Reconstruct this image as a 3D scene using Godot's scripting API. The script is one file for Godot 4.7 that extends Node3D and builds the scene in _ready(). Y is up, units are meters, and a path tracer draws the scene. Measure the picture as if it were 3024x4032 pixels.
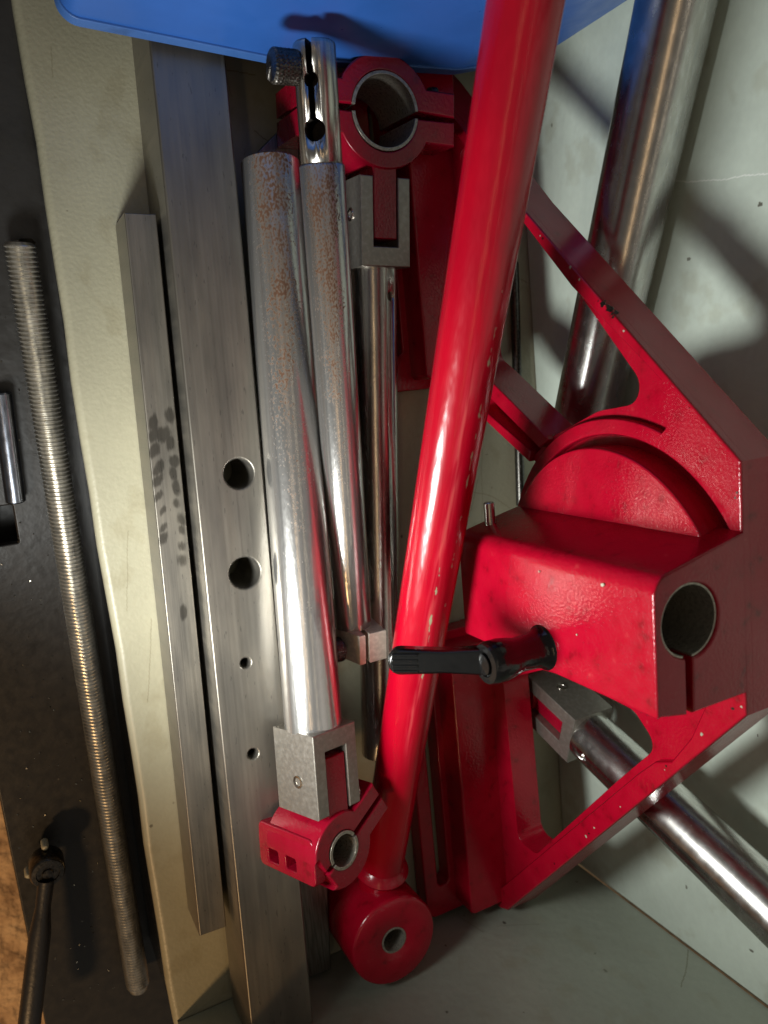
extends Node3D
# Machine parts lying in a painted steel tray: x runs across the tray towards its right wall, y is up, z runs towards the tray's end wall.

var used := {}
var M := {}

# ---------------------------------------------------------------- nodes
func numbered(called: String) -> String:
	if not used.has(called):
		used[called] = 0
		return called
	used[called] += 1
	return "%s_%03d" % [called, used[called]]

func tag(o: Node, label: String, category: String, group := "") -> Node:
	o.set_meta("label", label)
	o.set_meta("category", category)
	if group:
		o.set_meta("group", group)
	return o

func thing(called: String, label: String, category: String, at: Vector3, group := "") -> Node3D:
	var o := Node3D.new()
	o.name = numbered(called)
	add_child(o)
	o.position = at
	tag(o, label, category, group)
	return o

func commit(called: String, st: SurfaceTool, m: Material, parent: Node = null) -> MeshInstance3D:
	var o := MeshInstance3D.new()
	st.generate_tangents()
	o.mesh = st.commit()
	o.material_override = m
	o.cast_shadow = GeometryInstance3D.SHADOW_CASTING_SETTING_ON
	if parent == null:
		o.name = numbered(called)
		add_child(o)
	else:
		o.name = called
		parent.add_child(o, true)
		# vertices are given in world places: bring them into the thing's own axes
		o.transform = (parent as Node3D).transform.affine_inverse() if parent.get_parent() == self else Transform3D()
	return o

func sub(called: String, st: SurfaceTool, m: Material, part: Node) -> MeshInstance3D:
	var o := MeshInstance3D.new()
	st.generate_tangents()
	o.mesh = st.commit()
	o.material_override = m
	o.name = called
	part.add_child(o, true)
	return o

func struct(o: Node) -> void:
	o.set_meta("kind", "structure")

func begin() -> SurfaceTool:
	var st := SurfaceTool.new()
	st.begin(Mesh.PRIMITIVE_TRIANGLES)
	return st

# ---------------------------------------------------------------- shapes
func vert(st: SurfaceTool, p: Vector3, n: Vector3, uv: Vector2) -> void:
	st.set_normal(n)
	st.set_uv(uv)
	st.add_vertex(p)

func tri(st: SurfaceTool, p: Array, n: Array, uv: Array) -> void:
	var g: Vector3 = (p[1] - p[0]).cross(p[2] - p[0])
	var o := [0, 2, 1] if g.dot(n[0] + n[1] + n[2]) > 0.0 else [0, 1, 2]
	for i in o:
		vert(st, p[i], n[i], uv[i])

func quad(st: SurfaceTool, p: Array, n: Array, uv: Array) -> void:
	tri(st, [p[0], p[1], p[2]], [n[0], n[1], n[2]], [uv[0], uv[1], uv[2]])
	tri(st, [p[0], p[2], p[3]], [n[0], n[2], n[3]], [uv[0], uv[2], uv[3]])

func area(l: PackedVector2Array) -> float:
	var a := 0.0
	for i in l.size():
		a += l[i].cross(l[(i + 1) % l.size()])
	return a * 0.5

func oriented(l: PackedVector2Array, ccw: bool) -> PackedVector2Array:
	var r := l.duplicate()
	if (area(r) > 0.0) != ccw:
		r.reverse()
	return r

func rounded(pts: Array, radii, n := 6) -> PackedVector2Array:
	var out := PackedVector2Array()
	for i in pts.size():
		var p: Vector2 = pts[i]
		var a: Vector2 = pts[(i + pts.size() - 1) % pts.size()]
		var b: Vector2 = pts[(i + 1) % pts.size()]
		var r: float = radii if (radii is float) else radii[i]
		var u := (a - p).normalized()
		var v := (b - p).normalized()
		var half := acos(clampf(u.dot(v), -1, 1)) * 0.5
		if r <= 0.00005 or half > 1.5:
			out.append(p)
			continue
		var d := minf(r / tan(half), 0.45 * minf((a - p).length(), (b - p).length()))
		r = d * tan(half)
		var c := p + (u + v).normalized() * (r / sin(half))
		var a0 := (p + u * d - c).angle()
		var da := wrapf((p + v * d - c).angle() - a0, -PI, PI)
		for k in n + 1:
			out.append(c + Vector2.from_angle(a0 + da * k / n) * r)
	return out

func arc(c: Vector2, r: float, d0: float, d1: float, n: int) -> PackedVector2Array:
	var out := PackedVector2Array()
	for k in n + 1:
		out.append(c + Vector2.from_angle(deg_to_rad(lerpf(d0, d1, float(k) / n))) * r)
	return out

func circle(c: Vector2, r: float, n := 40) -> PackedVector2Array:
	var out := arc(c, r, 0, 360, n)
	out.remove_at(n)
	return out

func resampled(l: PackedVector2Array, step: float) -> PackedVector2Array:
	var out := PackedVector2Array()
	for i in l.size():
		var a := l[i]
		var b := l[(i + 1) % l.size()]
		if a.distance_to(b) < 1e-6:
			continue
		var n := maxi(1, int(ceil(a.distance_to(b) / step)))
		for k in n:
			out.append(a.lerp(b, float(k) / n))
	return out

func inset(l: PackedVector2Array, d: float) -> PackedVector2Array:
	var out := PackedVector2Array()
	for i in l.size():
		var e0 := (l[i] - l[(i + l.size() - 1) % l.size()]).normalized()
		var e1 := (l[(i + 1) % l.size()] - l[i]).normalized()
		var n0 := Vector2(-e0.y, e0.x)
		var n1 := Vector2(-e1.y, e1.x)
		var m := (n0 + n1)
		m = m / maxf(0.5, m.length_squared() * 0.5)
		out.append(l[i] + m * d)
	return out

# a flat piece: an outline with holes, drawn in the first two axes of t and reaching from c0 to c1 along the third, its edges broken by bev
func plate(st: SurfaceTool, t: Transform3D, outer: PackedVector2Array, holes: Array, c0: float, c1: float, bev: float, step := 0.006, both := true, uvs := Vector2.ONE) -> void:
	var loops := [resampled(oriented(outer, true), step)]
	for h in holes:
		loops.append(resampled(oriented(h, false), step))
	var s := signf(c1 - c0)
	var in_loops := []
	for l in loops:
		in_loops.append(inset(l, bev) if bev > 0.0 else l)
	for li in loops.size():
		var l: PackedVector2Array = loops[li]
		var q: PackedVector2Array = in_loops[li]
		var n := l.size()
		var run := 0.0
		for i in n:
			var j := (i + 1) % n
			var e := (l[j] - l[i]).normalized()
			var ep := (l[i] - l[(i + n - 1) % n]).normalized()
			var en := (l[(j + 1) % n] - l[j]).normalized()
			var nn := Vector2(e.y, -e.x)
			var na := (nn + Vector2(ep.y, -ep.x)).normalized() if e.dot(ep) > 0.8 else nn
			var nb := (nn + Vector2(en.y, -en.x)).normalized() if e.dot(en) > 0.8 else nn
			var A := t.basis * Vector3(na.x, na.y, 0)
			var B := t.basis * Vector3(nb.x, nb.y, 0)
			var F := t.basis * Vector3(0, 0, s)
			var lo := c0 + (s * bev if both else 0.0)
			var hi := c1 - s * bev
			var r2 := run + l[i].distance_to(l[j])
			quad(st, [t * Vector3(l[i].x, l[i].y, lo), t * Vector3(l[j].x, l[j].y, lo), t * Vector3(l[j].x, l[j].y, hi), t * Vector3(l[i].x, l[i].y, hi)], [A, B, B, A],
				[Vector2(run, lo) * uvs, Vector2(r2, lo) * uvs, Vector2(r2, hi) * uvs, Vector2(run, hi) * uvs])
			if bev > 0.0:
				quad(st, [t * Vector3(l[i].x, l[i].y, hi), t * Vector3(l[j].x, l[j].y, hi), t * Vector3(q[j].x, q[j].y, c1), t * Vector3(q[i].x, q[i].y, c1)], [A, B, F, F],
					[l[i] * uvs, l[j] * uvs, q[j] * uvs, q[i] * uvs])
				if both:
					quad(st, [t * Vector3(l[i].x, l[i].y, lo), t * Vector3(l[j].x, l[j].y, lo), t * Vector3(q[j].x, q[j].y, c0), t * Vector3(q[i].x, q[i].y, c0)], [A, B, -F, -F],
						[l[i] * uvs, l[j] * uvs, q[j] * uvs, q[i] * uvs])
			run = r2
	var pts := PackedVector2Array()
	for q in in_loops:
		pts.append_array(q)
	var fan := Geometry2D.triangulate_delaunay(pts)
	for k in range(0, fan.size(), 3):
		var a := pts[fan[k]]
		var b := pts[fan[k + 1]]
		var c := pts[fan[k + 2]]
		var mid := (a + b + c) / 3.0
		if not Geometry2D.is_point_in_polygon(mid, in_loops[0]):
			continue
		var inside_hole := false
		for h in range(1, in_loops.size()):
			if Geometry2D.is_point_in_polygon(mid, in_loops[h]):
				inside_hole = true
		if inside_hole:
			continue
		for side in 2:
			var cc := c1 if side == 0 else c0
			if side == 1 and not both:
				cc = c0
			var N := t.basis * Vector3(0, 0, s if side == 0 else -s)
			var r := q_if(side, both, a, b, c)
			tri(st, [t * Vector3(r[0].x, r[0].y, cc), t * Vector3(r[1].x, r[1].y, cc), t * Vector3(r[2].x, r[2].y, cc)], [N, N, N], [a * uvs, b * uvs, c * uvs])

func q_if(_side: int, _both: bool, a: Vector2, b: Vector2, c: Vector2) -> Array:
	return [a, b, c]

func block(st: SurfaceTool, t: Transform3D, size: Vector3, bev := 0.001, uvs := Vector2.ONE) -> void:
	var h := size * 0.5
	plate(st, t, PackedVector2Array([Vector2(-h.x, -h.y), Vector2(h.x, -h.y), Vector2(h.x, h.y), Vector2(-h.x, h.y)]), [], -h.z, h.z, bev, 10.0, true, uvs)

# turned piece: profile of (radius, height) along the y axis of t
func lathe(st: SurfaceTool, t: Transform3D, prof: Array, seg := 48, helix := 0.0, knurl := 0.0) -> void:
	var n := prof.size()
	var y0: float = prof[0].y
	var len: float = maxf(1e-6, prof[n - 1].y - y0)
	for i in n - 1:
		var a: Vector2 = prof[i]
		var b: Vector2 = prof[i + 1]
		var d := (b - a).normalized()
		if (b - a).length() < 1e-7:
			continue
		var m := Vector2(d.y, -d.x)
		var ma := m
		var mb := m
		if i > 0:
			var dp: Vector2 = (a - prof[i - 1]).normalized()
			if dp.dot(d) > 0.72:
				ma = (m + Vector2(dp.y, -dp.x)).normalized()
		if i < n - 2:
			var dn: Vector2 = (prof[i + 2] - b).normalized()
			if dn.dot(d) > 0.72:
				mb = (m + Vector2(dn.y, -dn.x)).normalized()
		for k in seg:
			var p := []
			var nn := []
			var uv := []
			for c in [[a, ma, k], [b, mb, k], [b, mb, k + 1], [a, ma, k + 1]]:
				var ang: float = TAU * c[2] / seg
				var dir := Vector3(cos(ang), 0, sin(ang))
				var r: float = c[0].x
				if knurl > 0.0:
					r += knurl * (absf(sin(ang * 14.0 + c[0].y * 1500.0)) + absf(sin(ang * 14.0 - c[0].y * 1500.0)) - 1.0)
				p.append(t * (dir * r + Vector3(0, c[0].y + helix * ang / TAU, 0)))
				nn.append((t.basis * (dir * c[1].x + Vector3(0, c[1].y, 0))).normalized())
				uv.append(Vector2(float(c[2]) / seg, (c[0].y - y0) / len))
			if knurl > 0.0:
				var g: Vector3 = (p[1] - p[0]).cross(p[2] - p[0]).normalized()
				if g.dot(nn[0]) < 0.0:
					g = -g
				if g.length() > 0.5:
					nn = [(nn[0] + g * 2.0).normalized(), (nn[1] + g * 2.0).normalized(), (nn[2] + g * 2.0).normalized(), (nn[3] + g * 2.0).normalized()]
			quad(st, p, nn, uv)

func solid(r: float, y0: float, y1: float, ch := 0.0006) -> Array:
	return [Vector2(0, y0), Vector2(r - ch, y0), Vector2(r, y0 + ch), Vector2(r, y1 - ch), Vector2(r - ch, y1), Vector2(0, y1)]

func ring_profile(r: float, hole: float, y0: float, y1: float, ch := 0.0008) -> Array:
	return [Vector2(hole, y1 - ch), Vector2(hole, y0 + ch), Vector2(hole + ch, y0), Vector2(r - ch, y0), Vector2(r, y0 + ch), Vector2(r, y1 - ch), Vector2(r - ch, y1), Vector2(hole + ch, y1), Vector2(hole, y1 - ch)]

# axes whose y points along dir
func along(at: Vector3, dir: Vector3, hint := Vector3.UP) -> Transform3D:
	var y := dir.normalized()
	var x := hint.cross(y)
	if x.length() < 0.01:
		x = Vector3.RIGHT.cross(y)
	x = x.normalized()
	return Transform3D(Basis(x, y, x.cross(y)), at)

# a boolean tree as a part
func carved(called: String, tree: CSGShape3D, m: Material, parent: Node3D) -> CSGShape3D:
	tree.transform = parent.transform.affine_inverse() * tree.transform
	tree.name = called
	if m:
		tree.material_override = m
	for k in tree.get_children():
		k.name = "cut"
	parent.add_child(tree, true)
	return tree

func csg_cyl(r: float, h: float, t: Transform3D, op := CSGShape3D.OPERATION_UNION, sides := 64) -> CSGCylinder3D:
	var c := CSGCylinder3D.new()
	c.radius = r
	c.height = h
	c.sides = sides
	c.transform = t
	c.operation = op
	return c

func csg_box(s: Vector3, t: Transform3D, op := CSGShape3D.OPERATION_SUBTRACTION) -> CSGBox3D:
	var c := CSGBox3D.new()
	c.size = s
	c.transform = t
	c.operation = op
	return c

# ---------------------------------------------------------------- surfaces
func lin(r: float, g: float, b: float) -> Color:
	return Color(r, g, b).linear_to_srgb()

func field(w: int, h: int, seed_: int, freq: float, oct := 4, kind := FastNoiseLite.TYPE_SIMPLEX_SMOOTH) -> PackedByteArray:
	var f := FastNoiseLite.new()
	f.seed = seed_
	f.frequency = freq
	f.noise_type = kind
	f.fractal_octaves = oct
	var im := f.get_image(w, h, false, false, true)
	im.convert(Image.FORMAT_L8)
	return im.get_data()

# long streaks along v
func streaks(w: int, h: int, seed_: int, freq: float, stretch: int) -> PackedByteArray:
	var f := FastNoiseLite.new()
	f.seed = seed_
	f.frequency = freq
	f.fractal_octaves = 4
	var im := f.get_image(w, maxi(4, h / stretch), false, false, true)
	im.convert(Image.FORMAT_L8)
	im.resize(w, h, Image.INTERPOLATE_CUBIC)
	return im.get_data()

func noise_map(seed_: int, freq: float, size := 512, bump := 0.0, oct := 4, kind := FastNoiseLite.TYPE_SIMPLEX_SMOOTH) -> NoiseTexture2D:
	var f := FastNoiseLite.new()
	f.seed = seed_
	f.frequency = freq
	f.noise_type = kind
	f.fractal_octaves = oct
	var t := NoiseTexture2D.new()
	t.width = size
	t.height = size
	t.seamless = true
	t.noise = f
	if bump > 0.0:
		t.as_normal_map = true
		t.bump_strength = bump
	return t

func ramp(stops: Array) -> Gradient:
	var g := Gradient.new()
	var off := PackedFloat32Array()
	var col := PackedColorArray()
	for s in stops:
		off.append(s[0])
		col.append(s[1])
	g.offsets = off
	g.colors = col
	return g

func image_of(w: int, h: int, bytes: PackedByteArray) -> ImageTexture:
	return ImageTexture.create_from_image(Image.create_from_data(w, h, false, Image.FORMAT_RGB8, bytes))

func put(b: PackedByteArray, at: int, r: float, g: float, bl: float) -> void:
	b[at] = clampi(int(r), 0, 255)
	b[at + 1] = clampi(int(g), 0, 255)
	b[at + 2] = clampi(int(bl), 0, 255)

func triplanar(m: StandardMaterial3D, scale: Vector3) -> void:
	m.uv1_triplanar = true
	m.uv1_world_triplanar = true
	m.uv1_scale = scale
	m.uv1_triplanar_sharpness = 4.0

func metal(albedo: Color, rough: float, seed_: int, scale: Vector3, lo := 0.75, bump := 0.0) -> StandardMaterial3D:
	var m := StandardMaterial3D.new()
	m.albedo_color = albedo
	m.metallic = 1.0
	m.roughness = rough
	m.metallic_specular = 0.5
	var t := noise_map(seed_, 0.02, 512, 0.0, 5)
	t.color_ramp = ramp([[0.0, Color(lo, lo, lo)], [0.5, Color(0.9, 0.89, 0.87)], [1.0, Color.WHITE]])
	m.albedo_texture = t
	var r := noise_map(seed_ + 1, 0.025, 512, 0.0, 5)
	r.color_ramp = ramp([[0.0, Color(0.65, 0.65, 0.65)], [1.0, Color.WHITE]])
	m.roughness_texture = r
	if bump > 0.0:
		m.normal_enabled = true
		m.normal_texture = noise_map(seed_ + 2, 0.03, 512, bump, 4)
		m.normal_scale = 0.4
	triplanar(m, scale)
	return m

func paint(albedo: Color, rough: float, seed_: int, peel: float, scale := 22.0) -> StandardMaterial3D:
	var m := StandardMaterial3D.new()
	m.albedo_color = albedo
	m.roughness = rough
	m.metallic_specular = 0.5
	var t := noise_map(seed_, 0.006, 512, 0.0, 4)
	t.color_ramp = ramp([[0.0, Color(0.84, 0.84, 0.84)], [0.3, Color(0.97, 0.97, 0.97)], [1.0, Color.WHITE]])
	m.albedo_texture = t
	var r := noise_map(seed_ + 5, 0.02, 512, 0.0, 4)
	r.color_ramp = ramp([[0.0, Color(0.6, 0.6, 0.6)], [1.0, Color.WHITE]])
	m.roughness_texture = r
	m.normal_enabled = true
	m.normal_texture = noise_map(seed_ + 9, 0.03, 512, 3.0, 3)
	m.normal_scale = peel
	triplanar(m, Vector3.ONE * scale)
	return m

# painted sheet steel with specks, scratches and stains; w x h texels over the whole sheet
func sheet_paint(w: int, h: int, base: Color, dirt: Color, seed_: int, peel: float, specks: int, scratches: int, crack := []) -> StandardMaterial3D:
	var b := PackedByteArray()
	b.resize(w * h * 3)
	var big := field(w, h, seed_, 0.004, 4)
	var fine := field(w, h, seed_ + 3, 0.09, 3)
	var blot := field(w, h, seed_ + 7, 0.012, 5)
	for i in w * h:
		var v := 0.93 + 0.09 * big[i] / 255.0 + 0.03 * (fine[i] / 255.0 - 0.5)
		var d := clampf((blot[i] / 255.0 - 0.66) * 0.9, 0.0, 0.14)
		put(b, i * 3, 255.0 * v * lerpf(base.r, dirt.r, d), 255.0 * v * lerpf(base.g, dirt.g, d), 255.0 * v * lerpf(base.b, dirt.b, d))
	var rng := RandomNumberGenerator.new()
	rng.seed = seed_
	for k in specks:
		var cx := rng.randi_range(2, w - 8)
		var cy := rng.randi_range(2, h - 8)
		var rx := rng.randf_range(0.6, 2.3)
		var ry := rng.randf_range(0.6, 2.6)
		var dark := rng.randf_range(0.25, 0.75)
		for y in range(-3, 4):
			for x in range(-3, 4):
				if x * x / (rx * rx) + y * y / (ry * ry) < 1.0 + rng.randf() * 0.5 and cx + x > 0 and cx + x < w and cy + y > 0 and cy + y < h:
					var at := ((cy + y) * w + cx + x) * 3
					put(b, at, lerpf(b[at], 40.0, dark), lerpf(b[at + 1], 34.0, dark), lerpf(b[at + 2], 24.0, dark))
	for k in scratches:
		var p := Vector2(rng.randf_range(10, w - 10), rng.randf_range(10, h - 10))
		var a := rng.randf_range(-0.5, 0.5) + (PI / 2 if rng.randf() < 0.7 else 0.0)
		var n := rng.randi_range(12, 120)
		var dark := rng.randf_range(0.15, 0.55)
		for s in n:
			p += Vector2.from_angle(a)
			a += rng.randf_range(-0.03, 0.03)
			if p.x < 1 or p.y < 1 or p.x > w - 2 or p.y > h - 2:
				break
			var at := (int(p.y) * w + int(p.x)) * 3
			put(b, at, lerpf(b[at], 70.0, dark), lerpf(b[at + 1], 60.0, dark), lerpf(b[at + 2], 36.0, dark))
	for i in maxi(0, crack.size() - 1):
		var n := int((crack[i + 1] - crack[i]).length()) * 2
		for s in n:
			var p: Vector2 = crack[i].lerp(crack[i + 1], float(s) / n) + Vector2(0, 0.7 * sin(s * 0.21))
			for e in 1:
				var at := ((int(p.y) + e) * w + int(p.x)) * 3
				put(b, at, lerpf(b[at], 236.0, 0.6), lerpf(b[at + 1], 238.0, 0.6), lerpf(b[at + 2], 232.0, 0.6))
	var m := StandardMaterial3D.new()
	m.albedo_texture = image_of(w, h, b)
	m.roughness = 0.42
	m.normal_enabled = true
	m.normal_texture = noise_map(seed_ + 11, 0.05, 512, 4.0, 3)
	m.normal_scale = peel
	return m

func rusty(w: int, h: int, seed_: int, amount: float, top_bias: float, centre: float, spread: float) -> StandardMaterial3D:
	var col := PackedByteArray()
	var orm := PackedByteArray()
	col.resize(w * h * 3)
	orm.resize(w * h * 3)
	var spots := field(w, h, seed_, 0.11, 3)
	var grain := field(w, h, seed_ + 6, 0.16, 2)
	var patch := field(w, h, seed_ + 2, 0.012, 4)
	var line := streaks(w, h, seed_ + 4, 0.05, 60)
	for y in h:
		var v := float(y) / h
		for x in w:
			var i := y * w + x
			var u := float(x) / w
			var du := absf(wrapf(u - centre, -0.5, 0.5))
			var band := clampf(1.0 - du / spread, 0.0, 1.0)
			var lean := pow(v, 1.7) if top_bias > 0.0 else pow(1.0 - v, 1.7)
			var s := 0.75 * spots[i] / 255.0 + 0.25 * grain[i] / 255.0 + 0.4 * (patch[i] / 255.0 - 0.5) + 0.05
			var zone := clampf(amount * band * lean * 2.2, 0.0, 1.0)
			var k := smoothstep(0.745, 0.90, s * 0.85 + 0.30 * zone) * smoothstep(0.0, 0.5, zone) * 0.9
			var haze := smoothstep(0.45, 1.1, s * 0.5 + 0.55 * zone) * 0.75 * zone
			var l := 0.94 + 0.14 * (line[i] / 255.0 - 0.5)
			var r := lerpf(lerpf(206.0, 168.0, haze), 92.0, k)
			var g := lerpf(lerpf(204.0, 140.0, haze), 58.0, k)
			var bl := lerpf(lerpf(201.0, 114.0, haze), 36.0, k)
			put(col, i * 3, r * l, g * l, bl * l)
			put(orm, i * 3, 255.0, lerpf(50.0 + 60.0 * haze + 16.0 * line[i] / 255.0, 190.0, k), lerpf(225.0 - 30.0 * haze, 30.0, k))
	var m := ORMMaterial3D.new()
	m.albedo_texture = image_of(w, h, col)
	m.orm_texture = image_of(w, h, orm)
	var o := StandardMaterial3D.new()
	o.albedo_texture = m.albedo_texture
	o.roughness = 1.0
	o.metallic = 1.0
	o.roughness_texture = m.orm_texture
	o.roughness_texture_channel = BaseMaterial3D.TEXTURE_CHANNEL_GREEN
	o.metallic_texture = m.orm_texture
	o.metallic_texture_channel = BaseMaterial3D.TEXTURE_CHANNEL_BLUE
	o.normal_enabled = true
	o.normal_texture = noise_map(seed_ + 8, 0.06, 512, 2.0, 3)
	o.normal_scale = 0.10
	o.uv1_scale = Vector3(1, 1, 1)
	return o

# ground bar steel; u runs across the bar (0..1), v along it (0..1); stains are dark oil marks
func bar_steel(w: int, h: int, seed_: int, tint: Color, oil: bool) -> StandardMaterial3D:
	var col := PackedByteArray()
	var orm := PackedByteArray()
	col.resize(w * h * 3)
	orm.resize(w * h * 3)
	var line := streaks(w, h, seed_, 0.06, 40)
	var patch := field(w, h, seed_ + 2, 0.008, 5)
	var spots := field(w, h, seed_ + 5, 0.05, 3)
	var marks := []
	if oil:
		var rng := RandomNumberGenerator.new()
		rng.seed = 5
		for k in 11:
			var y := 0.262 + 0.0195 * k + rng.randf_range(-0.004, 0.004)
			if k < 9:
				marks.append([Vector2(rng.randf_range(0.12, 0.24), y), Vector2(rng.randf_range(0.17, 0.24), rng.randf_range(0.007, 0.0105)), 0.5])
			if k != 1:
				marks.append([Vector2(rng.randf_range(0.68, 0.8), y - 0.008), Vector2(rng.randf_range(0.13, 0.2), rng.randf_range(0.008, 0.0125)), -0.1])
		marks.append([Vector2(0.5, 0.278), Vector2(0.28, 0.012), 0.1])
		marks.append([Vector2(0.6, 0.52), Vector2(0.13, 0.01), 0.3])
	for y in h:
		for x in w:
			var i := y * w + x
			var l := 0.92 + 0.045 * (line[i] / 255.0 - 0.5) + 0.13 * (patch[i] / 255.0 - 0.5)
			var s := smoothstep(0.84, 0.9, spots[i] / 255.0) * 0.35
			var k := 0.0
			for q in marks:
				var d: Vector2 = Vector2(float(x) / w, float(y) / h) - q[0]
				if absf(d.y) > 0.03:
					continue
				d.y += d.x * q[2] * 0.05
				var e: float = (d / q[1]).length() + 0.9 * (patch[i] / 255.0 - 0.5) + 0.45 * (spots[i] / 255.0 - 0.5)
				k = maxf(k, 1.0 - smoothstep(0.55, 1.15, e))
			l *= 1.0 - 0.22 * k - s * 0.5
			var p := patch[i] / 255.0
			put(col, i * 3, 255.0 * tint.r * l, 255.0 * tint.g * l * lerpf(1.0, 0.985, p), 255.0 * tint.b * l * lerpf(1.0, 0.96, p))
			put(orm, i * 3, 255.0, 92.0 + 22.0 * line[i] / 255.0 + 24.0 * p - 30.0 * k, 225.0 - 60.0 * s)
	var o := StandardMaterial3D.new()
	o.albedo_texture = image_of(w, h, col)
	o.roughness = 1.0
	o.metallic = 1.0
	var t := image_of(w, h, orm)
	o.roughness_texture = t
	o.roughness_texture_channel = BaseMaterial3D.TEXTURE_CHANNEL_GREEN
	o.metallic_texture = t
	o.metallic_texture_channel = BaseMaterial3D.TEXTURE_CHANNEL_BLUE
	return o

# red paint of the long tube: worn streaks and chips down to grey primer
func tube_paint(w: int, h: int) -> StandardMaterial3D:
	var col := PackedByteArray()
	var orm := PackedByteArray()
	col.resize(w * h * 3)
	orm.resize(w * h * 3)
	var chips := field(w, h, 71, 0.045, 4)
	var wobble := field(w, h, 73, 0.01, 3)
	var scuff := streaks(w, h, 75, 0.12, 10)
	for y in h:
		var v := float(y) / h
		for x in w:
			var i := y * w + x
			var u := float(x) / w
			var c := chips[i] / 255.0
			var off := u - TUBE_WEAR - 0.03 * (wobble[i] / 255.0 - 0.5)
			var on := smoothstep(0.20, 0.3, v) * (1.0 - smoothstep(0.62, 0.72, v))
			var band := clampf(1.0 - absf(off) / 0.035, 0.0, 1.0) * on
			var k := smoothstep(0.70, 0.76, c * 0.75 + 0.34 * clampf(1.0 - absf(off + 0.012) / 0.014, 0.0, 1.0) * smoothstep(0.30, 0.36, v) * (1.0 - smoothstep(0.46, 0.5, v)))
			var off2 := u - TUBE_WEAR + 0.085
			k = maxf(k, smoothstep(0.72, 0.77, c * 0.75 + 0.28 * clampf(1.0 - absf(off2) / 0.02, 0.0, 1.0) * smoothstep(0.4, 0.5, v) * (1.0 - smoothstep(0.7, 0.75, v))))
			k *= 1.0 if absf(off) < 0.3 else 0.0
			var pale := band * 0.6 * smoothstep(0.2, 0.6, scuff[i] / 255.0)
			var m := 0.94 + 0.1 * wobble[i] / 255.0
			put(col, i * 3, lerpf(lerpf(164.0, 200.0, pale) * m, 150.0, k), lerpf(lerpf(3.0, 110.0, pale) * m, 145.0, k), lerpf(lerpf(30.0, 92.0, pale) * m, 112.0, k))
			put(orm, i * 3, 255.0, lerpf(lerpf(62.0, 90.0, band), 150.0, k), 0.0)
	var o := StandardMaterial3D.new()
	o.albedo_texture = image_of(w, h, col)
	o.roughness = 1.0
	o.roughness_texture = image_of(w, h, orm)
	o.roughness_texture_channel = BaseMaterial3D.TEXTURE_CHANNEL_GREEN
	o.normal_enabled = true
	o.normal_texture = noise_map(77, 0.035, 512, 3.0, 3)
	o.normal_scale = 0.16
	return o

const TUBE_WEAR := 0.80

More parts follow.
